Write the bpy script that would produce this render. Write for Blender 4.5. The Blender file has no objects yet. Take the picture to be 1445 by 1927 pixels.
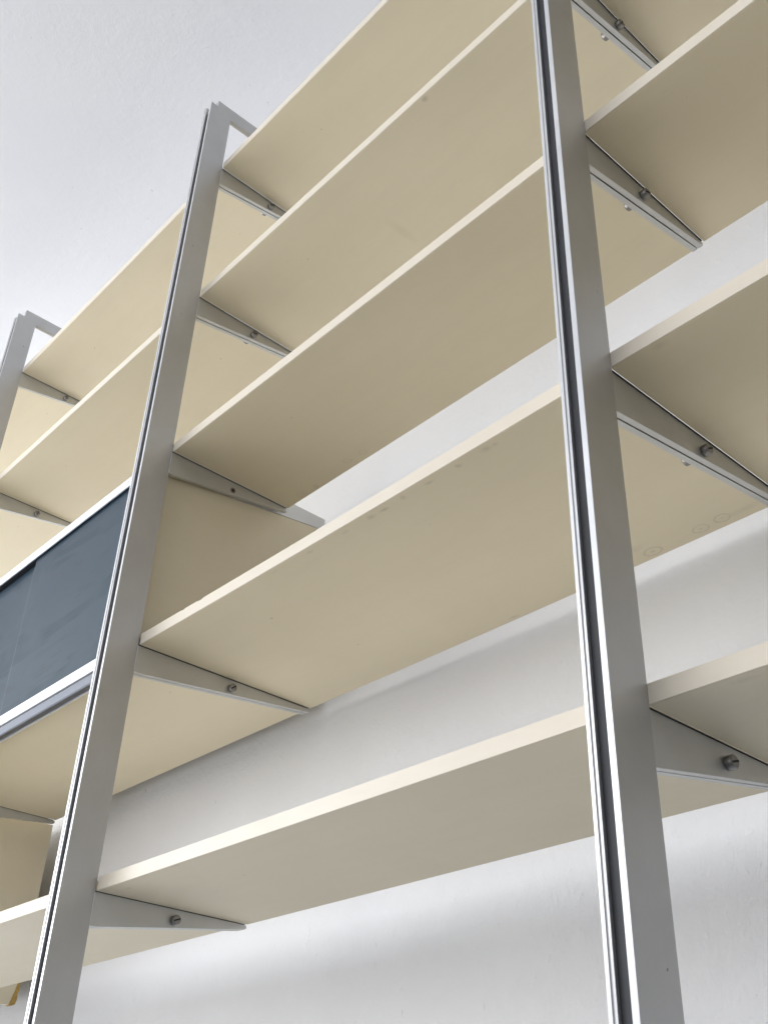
import bpy, bmesh, math, random
from mathutils import Matrix, Vector
random.seed(4)
scene = bpy.context.scene
COL = scene.collection
FLOOR_Z = -1.45

# ------------------------------------------------------------------ camera
cam_d = bpy.data.cameras.new('camera')
cam_d.sensor_fit = 'VERTICAL'; cam_d.sensor_height = 36.0
cam_d.lens = 2041.89 / 1927 * 36.0
cam_d.clip_start = 0.02; cam_d.clip_end = 200
cam = bpy.data.objects.new('camera', cam_d); COL.objects.link(cam)
YAW, PIT, ROL = 0.8530, 0.5842, 0.0368
fw = Vector((-math.sin(YAW)*math.cos(PIT), math.cos(YAW)*math.cos(PIT), math.sin(PIT)))
rt = Vector((math.cos(YAW), math.sin(YAW), 0)); up = rt.cross(fw)
r2 = math.cos(ROL)*rt + math.sin(ROL)*up; u2 = math.cos(ROL)*up - math.sin(ROL)*rt
m = Matrix((r2, u2, -fw)).transposed().to_4x4()
m.translation = Vector((0.4863, -0.7287, -0.3076))
cam.matrix_world = m
scene.camera = cam

# ------------------------------------------------------------------ light
world = bpy.data.worlds.new('World'); scene.world = world; world.use_nodes = True
bg = world.node_tree.nodes['Background']
bg.inputs[0].default_value = (0.86, 0.90, 1.0, 1); bg.inputs[1].default_value = 0.30

def window_light(name, loc, target, sx, sy, power, color):
    d = bpy.data.lights.new(name, 'AREA'); d.shape = 'RECTANGLE'; d.size = sx; d.size_y = sy
    d.energy = power; d.color = color
    o = bpy.data.objects.new(name, d); COL.objects.link(o)
    o.location = loc
    d.spread = math.radians(150)
    o.rotation_euler = (Vector(target) - Vector(loc)).to_track_quat('-Z', 'Z').to_euler()
    return o
window_light('window_light', (-5.2, -3.4, 1.42), (0.8, 4.6, 1.0), 6.4, 1.1, 218, (0.955, 0.975, 1.0))
window_light('window_light', (-0.6, -4.6, 1.0), (-0.8, 0.4, 0.8), 3.6, 1.7, 48, (0.985, 0.985, 1.0))
# added spot, no sun seen: its floor pool bounces light up to the shelves
sd = bpy.data.lights.new('floor_bounce_spot', 'SPOT'); sd.energy = 48000; sd.spot_size = math.radians(34); sd.spot_blend = .35
sd.shadow_soft_size = .12; sd.color = (1.0, .985, .98)
so = bpy.data.objects.new('floor_bounce_spot', sd); COL.objects.link(so); so.location = (-8.0, -9.0, 5.0)
so.rotation_euler = (Vector((-4.4, -4.6, FLOOR_Z)) - so.location).to_track_quat('-Z', 'Y').to_euler()

vs = scene.view_settings
scene.display_settings.display_device = 'sRGB'
vs.view_transform = 'Standard'; vs.look = 'None'; vs.exposure = 0; vs.gamma = 1; vs.use_curve_mapping = False

# ------------------------------------------------------------------ node helpers
def new_mat(name):
    mt = bpy.data.materials.new(name); mt.use_nodes = True
    nt = mt.node_tree
    return mt, nt, nt.nodes['Principled BSDF']
def N(nt, typ, **kw):
    n = nt.nodes.new(typ)
    for k, v in kw.items(): setattr(n, k, v)
    return n
def link(nt, a, b): nt.links.new(a, b)
def math_n(nt, op, a, b=None, c=None, clamp=False):
    n = N(nt, 'ShaderNodeMath', operation=op); n.use_clamp = clamp
    for i, x in enumerate((a, b, c)):
        if x is None: continue
        if isinstance(x, (int, float)): n.inputs[i].default_value = x
        else: link(nt, x, n.inputs[i])
    return n.outputs[0]
def mixc(nt, fac, a, b, blend='MIX'):
    n = N(nt, 'ShaderNodeMix', data_type='RGBA', blend_type=blend)
    if isinstance(fac, (int, float)): n.inputs['Factor'].default_value = fac
    else: link(nt, fac, n.inputs['Factor'])
    for key, x in (('A', a), ('B', b)):
        s = [i for i in n.inputs if i.name == key and i.type == 'RGBA'][0]
        if isinstance(x, tuple): s.default_value = (*x[:3], 1)
        else: link(nt, x, s)
    return [o for o in n.outputs if o.type == 'RGBA'][0]
def noise(nt, vec, scale, detail=4, rough=0.55, dist=0.0):
    n = N(nt, 'ShaderNodeTexNoise'); n.inputs['Scale'].default_value = scale
    n.inputs['Detail'].default_value = detail; n.inputs['Roughness'].default_value = rough
    n.inputs['Distortion'].default_value = dist
    link(nt, vec, n.inputs['Vector']); return n.outputs['Fac']
def ramp(nt, fac, lo, hi):
    n = N(nt, 'ShaderNodeMapRange'); n.inputs['From Min'].default_value = lo; n.inputs['From Max'].default_value = hi
    n.interpolation_type = 'SMOOTHSTEP'
    link(nt, fac, n.inputs['Value']); return n.outputs['Result']
def mapped(nt, src, scale=(1, 1, 1), loc=(0, 0, 0), rot=(0, 0, 0)):
    n = N(nt, 'ShaderNodeMapping'); n.inputs['Scale'].default_value = scale
    n.inputs['Location'].default_value = loc; n.inputs['Rotation'].default_value = rot
    link(nt, src, n.inputs['Vector']); return n.outputs['Vector']
def coords(nt, kind='Object'):
    return N(nt, 'ShaderNodeTexCoord').outputs[kind]
def bump(nt, bs, h, strength, dist):
    n = N(nt, 'ShaderNodeBump'); n.inputs['Strength'].default_value = strength; n.inputs['Distance'].default_value = dist
    link(nt, h, n.inputs['Height']); link(nt, n.outputs['Normal'], bs.inputs['Normal']); return n

# ------------------------------------------------------------------ materials
def mat_plaster(name='white_plaster', k=1.0, bst=.5, bd=.0034, fs=1.0, tint=(1, 1, 1)):
    mt, nt, bs = new_mat(name)
    co = coords(nt)
    big = noise(nt, co, 1.6, 3); mid = noise(nt, co, 14, 4); fine = noise(nt, co, 190, 4, 0.6)
    col = mixc(nt, ramp(nt, big, .35, .65), (.795*k*tint[0], .797*k*tint[1], .814*k*tint[2]), (.820*k*tint[0], .822*k*tint[1], .828*k*tint[2]))
    # small scuffs and specks in the paint
    sc = noise(nt, mapped(nt, co, (60, 60, 22)), 1.0, 2, .5, .6)
    spk = ramp(nt, sc, .752, .79)
    col = mixc(nt, math_n(nt, 'MULTIPLY', spk, .35), col, (.50, .49, .47))
    link(nt, col, bs.inputs['Base Color'])
    bs.inputs['Roughness'].default_value = .72; bs.inputs['Specular IOR Level'].default_value = .25
    lump = ramp(nt, noise(nt, co, 55*fs, 3, .55), .58, .74)
    coarse = noise(nt, co, 30*fs, 2, .5)
    h = math_n(nt, 'ADD', math_n(nt, 'MULTIPLY', fine, .45), math_n(nt, 'ADD', math_n(nt, 'MULTIPLY', mid, .6), math_n(nt, 'ADD', math_n(nt, 'MULTIPLY', coarse, .8), math_n(nt, 'MULTIPLY', lump, .25))))
    h = math_n(nt, 'SUBTRACT', h, math_n(nt, 'MULTIPLY', spk, .4))
    bump(nt, bs, h, bst, bd)
    return mt

def mat_laminate(name, base, marks=(), rough=.42):
    """cream laminate; marks = (x, y, rx, ry, kind, strength) on the underside, object space"""
    mt, nt, bs = new_mat(name)
    co = coords(nt)
    b1 = noise(nt, co, 3.2, 3); b2 = noise(nt, mapped(nt, co, (1, 3, 3)), 22, 4, .6); fine = noise(nt, co, 900, 2, .5)
    col = mixc(nt, ramp(nt, b1, .3, .7), tuple(c*.965 for c in base), tuple(min(1, c*1.02) for c in (base[0], base[1]*1.005, base[2]*1.02)))
    col = mixc(nt, math_n(nt, 'MULTIPLY', ramp(nt, b2, .55, .8), .10), col, tuple(c*.72 for c in base))
    col = mixc(nt, math_n(nt, 'MULTIPLY', ramp(nt, fine, .35, .7), .05), col, tuple(c*.8 for c in base))
    oi = N(nt, 'ShaderNodeObjectInfo')
    col = mixc(nt, math_n(nt, 'MULTIPLY', oi.outputs['Random'], .5), col, tuple(c*k for c, k in zip(base, (.93, .925, .90))))
    gr = noise(nt, mapped(nt, co, (3, 26, 26)), 1.0, 4, .6, .3)
    col = mixc(nt, math_n(nt, 'MULTIPLY', ramp(nt, gr, .42, .68), .10), col, tuple(c*.80 for c in base))
    # stray specks and hairline scratches
    sp = ramp(nt, noise(nt, co, 75, 1, .4), .80, .83)
    col = mixc(nt, math_n(nt, 'MULTIPLY', sp, .45), col, (.22, .18, .12))
    wv = ramp(nt, noise(nt, mapped(nt, co, (9, 160, 9), rot=(0, 0, .5)), 1.0, 2, .5, 1.2), .76, .80)
    col = mixc(nt, math_n(nt, 'MULTIPLY', wv, .12), col, tuple(c*.55 for c in base))
    if marks:
        sx = N(nt, 'ShaderNodeSeparateXYZ'); link(nt, co, sx.inputs[0])
        wob = math_n(nt, 'MULTIPLY', math_n(nt, 'SUBTRACT', noise(nt, co, 120, 2), .5), .9)
        total = None
        for (x, y, rx, ry, kind, st) in marks:
            dx = math_n(nt, 'DIVIDE', math_n(nt, 'SUBTRACT', sx.outputs[0], x), rx)
            dy = math_n(nt, 'DIVIDE', math_n(nt, 'SUBTRACT', sx.outputs[1], y), ry)
            d = math_n(nt, 'SQRT', math_n(nt, 'ADD', math_n(nt, 'MULTIPLY', dx, dx), math_n(nt, 'MULTIPLY', dy, dy)))
            d = math_n(nt, 'ADD', d, math_n(nt, 'MULTIPLY', wob, .35 if kind == 'ring' else 1.1))
            if kind == 'ring':
                e = math_n(nt, 'SUBTRACT', 1.0, math_n(nt, 'MULTIPLY', math_n(nt, 'ABSOLUTE', math_n(nt, 'SUBTRACT', d, .85)), 5.5), clamp=True)
                dot = math_n(nt, 'SUBTRACT', 1.0, math_n(nt, 'MULTIPLY', d, 3.2), clamp=True)
                e = math_n(nt, 'MAXIMUM', e, dot)
            else:
                e = math_n(nt, 'SUBTRACT', 1.25, d, clamp=True)
            e = math_n(nt, 'MULTIPLY', e, st*.48)
            total = e if total is None else math_n(nt, 'MAXIMUM', total, e)
        col = mixc(nt, total, col, (.20, .155, .10))
    link(nt, col, bs.inputs['Base Color'])
    r = math_n(nt, 'ADD', rough - .05, math_n(nt, 'MULTIPLY', b2, .12)); link(nt, r, bs.inputs['Roughness'])
    bs.inputs['Specular IOR Level'].default_value = .4
    bump(nt, bs, noise(nt, co, 420, 3), .12, .0006)
    return mt

def mat_metal(name, base, rough, vertical=True, metallic=1.0):
    mt, nt, bs = new_mat(name)
    co = coords(nt)
    sc = (260, 260, 2.2) if vertical else (2.5, 160, 160)
    br = noise(nt, mapped(nt, co, sc), 1.0, 3, .6)
    blot = noise(nt, co, 7, 4, .6)
    col = mixc(nt, ramp(nt, blot, .3, .75), tuple(c*.93 for c in base), tuple(min(1, c*1.04) for c in base))
    col = mixc(nt, math_n(nt, 'MULTIPLY', br, .10), col, tuple(c*.7 for c in base))
    sp = ramp(nt, noise(nt, co, 110, 1, .4), .80, .825)
    scr = ramp(nt, noise(nt, mapped(nt, co, (40, 40, 170), rot=(.5, .3, 0)), 1.0, 2, .5, 1.4), .78, .81)
    dirt = math_n(nt, 'MAXIMUM', math_n(nt, 'MULTIPLY', sp, .6), math_n(nt, 'MULTIPLY', scr, .55))
    col = mixc(nt, dirt, col, (.10, .09, .08))
    link(nt, col, bs.inputs['Base Color'])
    bs.inputs['Metallic'].default_value = metallic
    link(nt, math_n(nt, 'ADD', rough, math_n(nt, 'MULTIPLY', math_n(nt, 'SUBTRACT', blot, .5), .14)), bs.inputs['Roughness'])
    bump(nt, bs, br, .06, .0004)
    return mt

def mat_plain(name, base, rough=.5, metallic=0.0, nscale=40, var=.25):
    mt, nt, bs = new_mat(name)
    co = coords(nt)
    col = mixc(nt, noise(nt, co, nscale, 4), tuple(c*(1-var) for c in base), tuple(min(1, c*(1+var)) for c in base))
    link(nt, col, bs.inputs['Base Color']); bs.inputs['Roughness'].default_value = rough; bs.inputs['Metallic'].default_value = metallic
    return mt

def mat_door():
    mt, nt, bs = new_mat('smoky_blue_door_panel')
    co = coords(nt)
    st = noise(nt, mapped(nt, co, (2.2, 1, 17), rot=(0, .10, 0)), 1.0, 3, .55, .5)
    st2 = noise(nt, mapped(nt, co, (9, 1, 75), rot=(0, .10, 0)), 1.0, 4, .6, .3)
    patch = noise(nt, co, 5.5, 3)
    f = math_n(nt, 'MULTIPLY', ramp(nt, st, .50, .56), ramp(nt, patch, .40, .58))
    f2 = math_n(nt, 'MULTIPLY', ramp(nt, st2, .55, .60), ramp(nt, patch, .45, .6))
    col = mixc(nt, ramp(nt, noise(nt, co, 2.5, 2), .35, .65), (.014, .032, .052), (.020, .042, .062))
    col = mixc(nt, math_n(nt, 'MULTIPLY', f, .45), col, (.046, .062, .074))
    col = mixc(nt, math_n(nt, 'MULTIPLY', f2, .45), col, (.013, .020, .026))
    sp = ramp(nt, noise(nt, co, 90, 1, .4), .80, .82)
    col = mixc(nt, math_n(nt, 'MULTIPLY', sp, .5), col, (.03, .035, .04))
    link(nt, col, bs.inputs['Base Color'])
    link(nt, math_n(nt, 'ADD', .36, math_n(nt, 'MULTIPLY', f, .14)), bs.inputs['Roughness'])
    bs.inputs['Specular IOR Level'].default_value = .26; bs.inputs['Specular Tint'].default_value = (.78, .93, 1.0, 1)
    return mt

def mat_floor():
    mt, nt, bs = new_mat('grey_stone_floor')
    co = coords(nt)
    g = noise(nt, mapped(nt, co, (1.5, 14, 1)), 1.0, 5, .6, .4)
    col = mixc(nt, g, (.172, .179, .188), (.196, .204, .214))
    link(nt, col, bs.inputs['Base Color']); bs.inputs['Roughness'].default_value = .5
    return mt

CREAM = (.825, .735, .545)
BAND = (.82, .742, .61)
M_wall = mat_plaster()
M_ceil = mat_plaster('stippled_ceiling_plaster', 1.07, .26, .003, 1.35, (.985, .997, 1.03))
M_floor = mat_floor()
M_lam = mat_laminate('cream_laminate', CREAM)
M_band = mat_laminate('pale_edge_banding', BAND, rough=.38)
M_post = mat_metal('satin_anodised_aluminium', (.57, .57, .565), .45, metallic=.75)
M_lip = mat_metal('window_lit_aluminium', (.84, .845, .85), .34, metallic=.6)  # lighter copy of the post metal, window brightness put into the colour
M_brk = mat_metal('grey_cast_aluminium', (.65, .65, .63), .46, vertical=False, metallic=.75)
M_rail = mat_metal('bright_aluminium_rail', (.87, .88, .90), .32, vertical=False, metallic=.35)
M_bolt = mat_metal('steel_bolt', (.30, .295, .29), .40)
M_shade = mat_plain('dark_gap_shade', (.030, .032, .038), .55)  # near-black colour standing in for shade in slots and gaps
M_slot = mat_plain('black_screw_slot', (.012, .012, .012), .7)
M_chan = mat_metal('dark_grey_channel', (.16, .17, .19), .42, vertical=False)
M_black = mat_plain('black_recess_shade', (.010, .011, .014), .5)
M_door = mat_door()
M_core = mat_plain('torn_yellow_chipboard', (.50, .33, .10), .9, nscale=220, var=.5)

# ------------------------------------------------------------------ object helpers
def obj(name, bm, mat, parent=None, smooth=False):
    me = bpy.data.meshes.new(name)
    bmesh.ops.recalc_face_normals(bm, faces=bm.faces)
    bm.to_mesh(me); bm.free()
    me.materials.append(mat)
    if smooth:
        for p in me.polygons: p.use_smooth = True
    o = bpy.data.objects.new(name, me); COL.objects.link(o)
    if parent is not None: o.parent = parent
    return o
def thing(name, label, cat, loc=(0, 0, 0), group=None):
    o = bpy.data.objects.new(name, None); COL.objects.link(o); o.location = loc
    o.empty_display_size = .05
    o['label'] = label; o['category'] = cat
    if group: o['group'] = group
    return o
def bevel(bm, w, seg=1):
    if w > 0:
        es = [e for e in bm.edges if len(e.link_faces) == 2 and e.calc_face_angle(0) > .5]
        bmesh.ops.bevel(bm, geom=es, offset=w, segments=seg, profile=.5, affect='EDGES', clamp_overlap=True)
def box_bm(x0, x1, y0, y1, z0, z1, bv=0.0):
    bm = bmesh.new()
    vs_ = [bm.verts.new((x, y, z)) for x in (x0, x1) for y in (y0, y1) for z in (z0, z1)]
    for f in ((0,1,3,2),(4,6,7,5),(0,4,5,1),(2,3,7,6),(0,2,6,4),(1,5,7,3)): bm.faces.new([vs_[i] for i in f])
    bmesh.ops.recalc_face_normals(bm, faces=bm.faces)
    bevel(bm, bv)
    return bm
def prism_bm(poly, axis, a, b, bv=0.0, tilt=0.0):
    """extrude a 2-D polygon: axis 'z' takes (x,y), axis 'x' takes (y,z)"""
    bm = bmesh.new()
    def P(p, t): return (p[0] + (tilt*t), p[1], t) if axis == 'z' else (t, p[0], p[1])
    va = [bm.verts.new(P(p, a)) for p in poly]; vb = [bm.verts.new(P(p, b)) for p in poly]
    n = len(poly)
    bm.faces.new(va); bm.faces.new(list(reversed(vb)))
    for i in range(n): bm.faces.new((va[i], va[(i+1) % n], vb[(i+1) % n], vb[i]))
    bmesh.ops.recalc_face_normals(bm, faces=bm.faces)
    bevel(bm, bv)
    return bm

# ------------------------------------------------------------------ setting
WALL_Y, CEIL_Z = .386, 2.06
w = obj('wall', box_bm(-26, 14, WALL_Y, WALL_Y + .2, FLOOR_Z, CEIL_Z + .2), M_wall); w['kind'] = 'structure'
ce = obj('ceiling', box_bm(-12, 6, -3.6, WALL_Y - .001, CEIL_Z, CEIL_Z + .2), M_ceil); ce['kind'] = 'structure'
fl = obj('floor', box_bm(-26, 14, -18, WALL_Y - .001, FLOOR_Z - .1, FLOOR_Z), M_floor); fl['kind'] = 'structure'

# ------------------------------------------------------------------ dimensions measured from the photograph
Z = {1: 1.5540, 2: 1.1806, 3: .8102, 4: .4379, 5: .0659}
T = .019
DEP = {1: .250, 2: .250, 3: .2485, 4: .336, 5: .2495}
YF = -.0045                                   # shelf front plane = back plane of the posts
PX = {'L': -1.8170, 'M': -.9085, 'R': .0028}  # right face of each post at z = .69
TILT = {'L': .0025, 'M': .0053, 'R': .0004}
PW = {'L': .028, 'M': .0285, 'R': .0272}
PZTOP = {'L': 1.733, 'M': 1.733, 'R': 1.733}
def face_x(p, z): return PX[p] + TILT[p] * (z - .69)
BRK_IN = {'L': 0.0, 'M': .001, 'R': -.0045}   # bracket face relative to the post face
BT, BG = .0072, .0018

# ------------------------------------------------------------------ posts
def make_post(p, label):
    root = thing('shelf_post', label, 'shelf post', (PX[p], YF, FLOOR_Z), 'aluminium shelf posts')
    wd, d = PW[p], .0525
    x0 = -wd; lip = .0078; st = .0043; rec = .0013
    fs, bs_ = .016, .021                      # depth of the front and back slots
    poly = [(0, 0), (0, -d), (-st, -d), (-st, -d+rec), (-lip, -d+rec), (-lip, -d+fs), (x0+lip, -d+fs), (x0+lip, -d+rec),
            (x0+st, -d+rec), (x0+st, -d), (x0, -d), (x0, 0), (x0+lip, 0), (x0+lip, -bs_), (-lip, -bs_), (-lip, 0)]
    h = PZTOP[p] - FLOOR_Z; off = .69 - FLOOR_Z
    bm = prism_bm(poly, 'z', 0, h, 0)
    for v_ in bm.verts: v_.co.x += TILT[p]*(v_.co.z - off)
    bm2 = bm; bevel(bm2, .0004)
    ex = obj('extrusion', bm2, M_post, root)
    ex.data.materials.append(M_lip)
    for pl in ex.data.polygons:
        if pl.normal.y < -.5 and pl.center.y < -.04: pl.material_index = 1  # front faces take the copy with window light painted in
    bm = box_bm(x0+lip+.0002, -lip-.0002, -d+.0050, -d+fs-.0004, .002, h-.022)
    for v_ in bm.verts: v_.co.x += TILT[p]*(v_.co.z - off)
    obj('slot_shade_fill', bm, M_shade, root)  # dark fill puts the deep slot's shade into colour
    bm = box_bm(x0/2-.0052, x0/2+.0052, -.031, WALL_Y-YF-.003, h-.004, h+.032, .0006)
    for v_ in bm.verts: v_.co.x += TILT[p]*(h - off)
    obj('wall_tie', bm, M_post, root)
    bm = box_bm(x0/2-.02, x0/2+.02, WALL_Y-YF-.0032, WALL_Y-YF, h-.02, h+.045, .0008)
    for v_ in bm.verts: v_.co.x += TILT[p]*(h - off)
    obj('wall_plate', bm, M_brk, root)
    bm = box_bm(x0-.006, .006, -d-.006, .006, 0, .004, .001)
    for v_ in bm.verts: v_.co.x -= TILT[p]*off
    obj('foot', bm, M_brk, root)
    return root
make_post('L', 'grey aluminium post farthest left, running out of the left edge of the photo')
make_post('M', 'grey aluminium post in the middle whose whole top end and wall tie are in view')
make_post('R', 'nearest and widest grey aluminium post, running off the top of the photo')

# ------------------------------------------------------------------ brackets
HB = {'L': .046, 'M': .0450, 'R': .0515}
def make_bracket(p, lv, side, label, bolt=True, drop_dz=0.0):
    """side +1: plate facing right, -1: plate facing left"""
    z = Z[lv] + drop_dz; fx = face_x(p, z) + BRK_IN[p]
    if side < 0: fx -= 2*BT + BG
    D = DEP[lv]
    root = thing('shelf_bracket', label, 'shelf bracket', (fx, 0, z), 'tapered shelf brackets')
    g = .0007
    hb = HB[p]
    poly = [(YF-.001, -g), (YF-.001, -hb), (.004, -hb), (D-.004, -.0075), (D, -.006), (D, -g)]
    a, b = (-BT, 0) if side > 0 else (0, BT)
    obj('bracket_plate', prism_bm(poly, 'x', a, b, .0003), M_brk, root)
    a2, b2 = (-BT+.001, .0016) if side > 0 else (-.0016, BT-.001)
    obj('gap_shade_strip', box_bm(a2, b2, YF-.0008, D-.004, -g+.0001, -.0001), M_shade, root)  # added strip: carries the shelf and paints the shaded gap line dark
    # folded stiffening lip along the lower edge
    if bolt:
        by = .112 if lv != 4 else .160
        if p != 'R': by += .012
        bz = -.0185 if lv != 4 else -.0200
        if p != 'R': bz = -.0160
        ang = random.uniform(.2, 1.4)
        bm = bmesh.new()
        R_, Lh = .0067, .0088
        prof = [(0, .0001), (R_*.92, .0001), (R_, .0012), (R_, Lh-.0010), (R_-.0010, Lh), (.0, Lh)]
        n = 28
        rings = []
        for (r_, t_) in prof:
            if r_ == 0: rings.append([bm.verts.new((t_*side, 0, 0))])
            else: rings.append([bm.verts.new((t_*side, r_*math.cos(2*math.pi*i/n), r_*math.sin(2*math.pi*i/n))) for i in range(n)])
        for A, B in zip(rings, rings[1:]):
            for i in range(n):
                j = (i+1) % n
                if len(A) == 1: bm.faces.new((A[0], B[i], B[j]))
                elif len(B) == 1: bm.faces.new((A[i], A[j], B[0]))
                else: bm.faces.new((A[i], A[j], B[j], B[i]))
        bo = obj('bolt', bm, M_bolt, root)
        bo.location = (0, by, bz)
        for i_, pl in enumerate(bo.data.polygons): pl.use_smooth = len(pl.vertices) == 4 and abs(pl.normal.x) < .5
        s = obj('screw_slot', box_bm(Lh-.003, Lh+.0003, -.0056, .0056, -.0010, .0010) if side > 0 else box_bm(-Lh-.0003, -Lh+.003, -.0056, .0056, -.0010, .0010), M_slot, bo)
        s.rotation_euler = (ang, 0, 0)
    return root
LVN = {1: 'top', 2: 'second', 3: 'third', 4: 'fourth', 5: 'fifth'}
make_bracket('M', 1, 1, 'grey bracket on the middle post below its wall tie, under the topmost shelf')
make_bracket('M', 2, 1, 'grey tapered bracket on the middle post under the second shelf from the top')
b3 = make_bracket('M', 3, 1, 'grey bracket on the middle post with an empty round hole instead of a bolt', bolt=False)
make_bracket('M', 4, 1, 'long grey tapered bracket on the middle post under the deep chipped shelf')
make_bracket('M', 5, 1, 'lowest grey tapered bracket on the middle post, with a brownish bolt head')
for lv in (1, 2, 4, 5):
    make_bracket('M', lv, -1, {1: 'far twin of the bracket pair under the topmost shelf at the middle post', 2: 'far twin of the bracket pair under the second shelf at the middle post',
        4: 'far twin of the bracket pair under the deep chipped shelf at the middle post', 5: 'far twin of the lowest bracket pair at the middle post'}[lv], bolt=(lv != 4))
DZR = {1: 0, 2: 0, 3: .004, 4: -.0008, 5: -.0006}
for lv, lb in ((2, 'grey tapered bracket at the top photo edge, right of the nearest post'), (3, 'grey tapered bracket on the nearest post with its full tip over white wall'),
               (4, 'dark grey bracket on the nearest post, cut by right photo edge'), (5, 'lowest and largest grey tapered bracket on the nearest post')):
    make_bracket('R', lv, 1, lb, drop_dz=DZR[lv])
    make_bracket('R', lv, -1, 'far twin of the ' + lb.replace('grey tapered ', '').replace('dark ', ''), drop_dz=DZR[lv])
make_bracket('L', 1, 1, 'grey tapered bracket under the topmost shelf at the farthest left post')
make_bracket('L', 2, 1, 'grey tapered bracket at the left edge of the photo above the sliding-door cabinet')
make_bracket('L', 4, 1, 'grey bracket tip at the left edge of the photo under the sliding-door cabinet')
make_bracket('L', 5, 1, 'bracket of the lowest left shelf, at the left post', bolt=False)
# the empty hole of the third bracket on the middle post: pale rim round a dark bore
def disc_bm(r0, r1, x0, x1, n=24):
    bm = bmesh.new()
    A = [[bm.verts.new((x, r*math.cos(2*math.pi*i/n), r*math.sin(2*math.pi*i/n))) for i in range(n)] for (r, x) in ((r0, x0), (r0, x1), (r1, x1), (r1, x0))]
    for k in range(4):
        P_, Q_ = A[k], A[(k+1) % 4]
        for i in range(n): bm.faces.new((P_[i], P_[(i+1) % n], Q_[(i+1) % n], Q_[i]))
    return bm
h_ = obj('hole_rim', disc_bm(.0032, .0056, .0001, .0008), M_bolt, b3); h_.location = (0, .126, -.0180)
bmd = bmesh.new(); bmesh.ops.create_circle(bmd, cap_ends=True, radius=.0032, segments=20)
for v_ in bmd.verts: v_.co = (.0003, v_.co.x, v_.co.y)
k_ = obj('bore', bmd, M_slot, h_)

# ------------------------------------------------------------------ shelves
def make_shelf(lv, x0, x1, label, marks=(), dz0=0.0, dz1=0.0, sag=0.0, chips=()):
    z = Z[lv]; D = DEP[lv]
    root = thing('shelf', label, 'shelf', (x0, 0, z), 'cream shelf boards')
    mat = M_lam if not marks else mat_laminate('cream_laminate_marked', CREAM, [(a-x0, b, c, d, k, s) for a, b, c, d, k, s in marks])
    Lx = x1 - x0; n = 24
    def grid(y0, y1, zz0, zz1, chip):
        xs = sorted(set([Lx*i/n for i in range(n+1)] + [c[0]-x0+o for c in (chips if chip else ()) for o in (-c[1], -c[1]*.45, c[1]*.3, c[1])]))
        bm = bmesh.new(); rows = []
        for x in xs:
            t = x/Lx; o = dz0*(1-t) + dz1*t - sag*4*t*(1-t)
            ch = 0
            if chip:
                for c in chips:
                    if abs(x-(c[0]-x0)) < c[1]*.6: ch = c[2]
            rows.append([bm.verts.new((x, y, zz+o - (ch if (zz == zz1 and y == y0) else 0))) for y, zz in ((y0, zz0), (y1, zz0), (y1, zz1), (y0, zz1))])
        for A, B in zip(rows, rows[1:]):
            for i in range(4): bm.faces.new((A[i], A[(i+1) % 4], B[(i+1) % 4], B[i]))
        bm.faces.new(rows[0]); bm.faces.new(list(reversed(rows[-1])))
        bmesh.ops.recalc_face_normals(bm, faces=bm.faces)
        if not chip: bevel(bm, .0005)
        return bm
    obj('board', grid(YF+.0014, D, .0, T, False), mat, root)
    obj('edge_band', grid(YF, YF+.0013, .0003, T-.0002, True), M_band, root)
    return root
def span(pl, pr, lv, dl=0.0):
    z = Z[lv]
    a = face_x(pl, z) + BRK_IN[pl] + .0018
    b = face_x(pr, z) + BRK_IN[pr] - 2*BT - BG - .0018
    return a, b
XL0 = -2.72
a, b = span('M', 'R', 1); make_shelf(1, a, b, 'topmost cream shelf of the middle bay, only wall and post end above it')
a, b = span('M', 'R', 2); make_shelf(2, a, b, 'second cream shelf from the top in the middle bay, with a faint scuff',
    marks=[(-.5145, .160, .010, .034, 'blot', .16), (-.2905, .003, .006, .005, 'blot', .6)])
a, b = span('M', 'R', 3); make_shelf(3, a, b, 'third cream shelf of the middle bay, in front of the bright strip of wall',
    marks=[(-.674, .232, .009, .007, 'ring', .28), (-.712, .229, .009, .007, 'ring', .28), (-.853, .236, .009, .007, 'ring', .3), (-.812, .240, .007, .006, 'blot', .28)])
a, b = span('M', 'R', 4)
mk = [(-.1836, .3205, .0145, .0105, 'ring', .5), (-.1097, .3185, .0125, .0095, 'ring', .45), (-.0775, .3165, .0120, .0095, 'ring', .55),
      (-.205, .300, .024, .008, 'blot', .22), (-.052, .318, .035, .006, 'blot', .22), (-.430, .328, .010, .004, 'blot', .4)]
for x_, s_ in ((-.171, .30), (-.183, .42), (-.2277, .5), (-.2762, .55), (-.3205, .42), (-.3563, .5), (-.3795, .45), (-.43, .3), (-.50, .35), (-.575, .2)):
    mk.append((x_, .0042 + random.uniform(-.001, .0035), random.uniform(.0045, .0105), random.uniform(.0022, .005), 'blot', s_))
make_shelf(4, a, b, 'deep cream shelf of the middle bay with chipped front edge and stain marks beneath', marks=mk, sag=.0025, chips=((-.745, .007, .0028), (-.790, .004, .0016)))
a, b = span('M', 'R', 5); make_shelf(5, a, b, 'lowest cream shelf of the middle bay, white wall above and below it', marks=[(-.862, .018, .006, .004, 'blot', .4), (-.72, .0, .012, .002, 'blot', .4)])
a, b = span('L', 'M', 1); make_shelf(1, a, b, 'topmost cream shelf of the left bay', dz0=-.0015, dz1=-.001)
a, b = span('L', 'M', 2); make_shelf(2, a, b, 'cream shelf of the left bay right above the sliding-door cabinet')
a, b = span('L', 'M', 5); make_shelf(5, a, b, 'lowest cream shelf of the left bay, below the sliding-door cabinet')
a, _ = span('R', 'R', 2)
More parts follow.
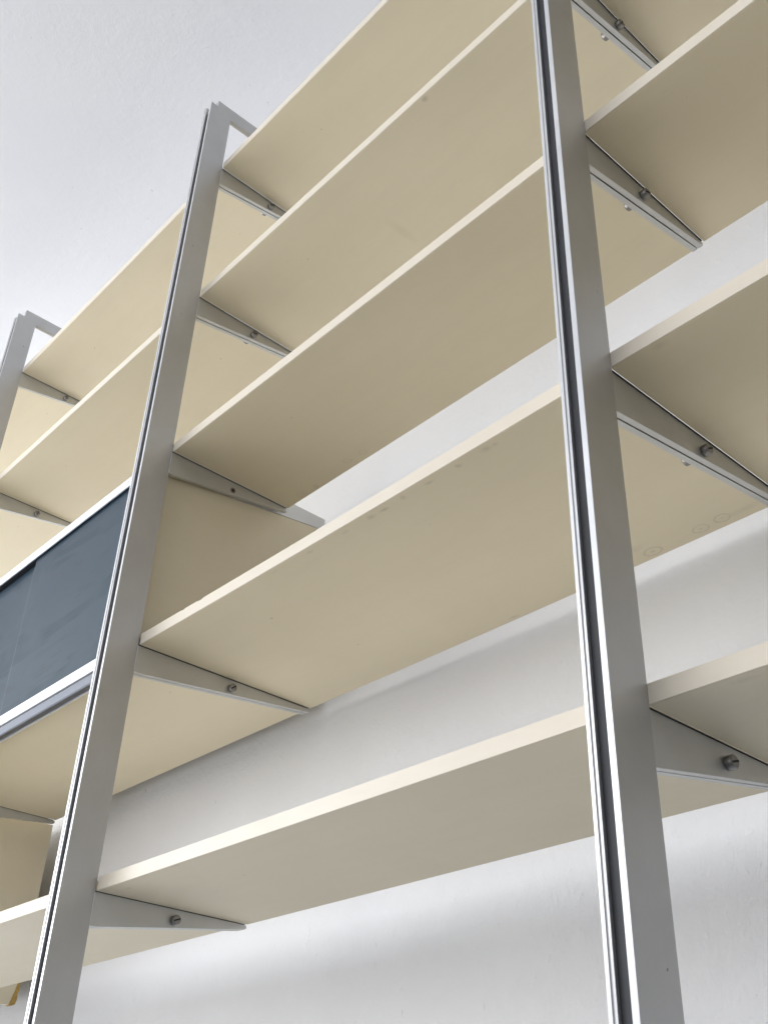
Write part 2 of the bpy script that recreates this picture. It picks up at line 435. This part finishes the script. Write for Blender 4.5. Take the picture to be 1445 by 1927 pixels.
for lv, lb in ((2, 'cream shelf underside in the top right corner of the photo'), (3, 'upper cream shelf right of the nearest post, its bracket tip in view'),
               (4, 'middle cream shelf right of the nearest post, white wall over its edge'), (5, 'lowest cream shelf right of the nearest post, with pinkish shaded edge')):
    make_shelf(lv, a, .905, lb, dz0=DZR[lv], dz1=DZR[lv], marks=([(.055, .004, .010, .005, 'blot', .22)] if lv == 4 else [(.085, .008, .012, .005, 'blot', .25)] if lv == 5 else ()))
for lv, lb in ((1, 'topmost cream shelf left of the farthest left post'), (2, 'cream shelf left of the farthest left post, above the left photo edge')):
    bb = face_x('L', Z[lv]) - 2*BT - BG - .0018
    make_shelf(lv, XL0, bb, lb)

# ------------------------------------------------------------------ cabinets
def make_cabinet(x0, x1, zb, zt, label, torn=False):
    root = thing('sliding_door_cabinet', label, 'cabinet', (x0, 0, zb), 'sliding-door cabinets')
    Lx = x1-x0; H = zt-zb; D = .336
    obj('bottom_board', box_bm(.0016, Lx-.0016, .0125, D, 0, T-.001, .0005), M_lam, root)
    obj('top_board', box_bm(.0016, Lx-.0095, .0245, D, H, H+T-.001, .0005), M_lam, root)
    obj('back_panel', box_bm(.020, Lx-.026, D-.012, D-.002, T, H-.0005), M_lam, root)
    z1_ = H-.036 if not torn else H-.0012
    if torn:
        obj('side_panel', box_bm(0, .016, .020, D+.008, T-.0005, z1_, .0005), M_lam, root)
        # right end panel hangs below the bottom board and is torn at its back lower corner
        bm = prism_bm([(.020, -.013), (.333, -.0080), (.3345, .004), (.3375, .014), (.3380, .026), (.3415, .034), (.3462, .046), (.3470, .262), (.3476, z1_), (.020, z1_)], 'x', Lx-.0165, Lx-.0005, .0004)
        sp = obj('side_panel', bm, M_lam, root); sp['label'] = 'torn end panel with yellow chipboard showing at its back corner'
        bm = prism_bm([(.329, -.0088), (.3350, -.0095), (.3420, -.0062), (.3445, .004), (.3438, .013), (.3462, .021), (.3452, .029), (.3479, .040), (.3472, .0465), (.340, .036), (.336, .018), (.332, .004)], 'x', Lx-.016, Lx+.0004)
        obj('torn_core', bm, M_core, sp)
    else:
        for k, xa in enumerate((0, Lx-.0165)):
            obj('side_panel', prism_bm([(-.001, T-.0005), (D-.003, T-.0005), (D-.003, H+.0020), (.006, H-.0376), (-.001, H-.0376)], 'x', xa, xa+.016, .0005), M_lam, root)
    # hanger plates carrying the cabinet at its top
    for xa in (() if torn else (0, Lx-.0070)):
        bm = prism_bm([(.002, H-.0372), (.002, H+.0292), (D+.0135, H+.0292), (D+.0135, H+.0180), (D-.001, H+.0025)], 'x', xa, xa+.0070, .0005)
        obj('hanger_plate', bm, M_brk, root)
    # front rails and tracks
    x_a, x_b = .001, Lx-.008
    obj('top_rail', box_bm(x_a, x_b, -.0045, -.0015, H+.0005, H+.0205, .0004), M_rail, root)
    obj('bottom_rail', box_bm(x_a, x_b, -.0045, .0010, .0038, .0250, .0006), M_rail, root)
    obj('track_recess', box_bm(x_a, x_b, -.0012, .0240, H+.0030, H+.0180), M_black, root)  # black block stands in for the shaded recess above the doors
    obj('bottom_channel', box_bm(x_a, x_b, -.0020, .0110, -.0165, .0030, .0020), M_chan, root)
    obj('channel_edge', box_bm(x_a, x_b, .0112, .0124, -.0185, -.0005), M_rail, root)
    mid = Lx*.443
    dr = obj('door', box_bm(mid, Lx-.010, .0020, .0062, .0180, H+.0028, .0004), M_door, root)
    obj('door_edge', box_bm(mid-.0012, mid-.0001, .0022, .0060, .0182, H+.0026), M_chan, dr)
    obj('door', box_bm(.006, mid+.03, .0100, .0142, .0180, H+.0010, .0004), M_door, root)
    return root
xa_ = face_x('L', .6) + .0005; xb_ = face_x('M', .6) + BRK_IN['M'] - BT - BG - .0042
make_cabinet(xa_, xb_, Z[4], Z[3], 'dark blue sliding-door cabinet with bright aluminium rails in the left bay')
xb0 = face_x('L', .25) - .0300
make_cabinet(xb0-.89, xb0, Z[5], Z[4], 'cream cabinet with a torn yellow corner at the lower left photo edge', torn=True)
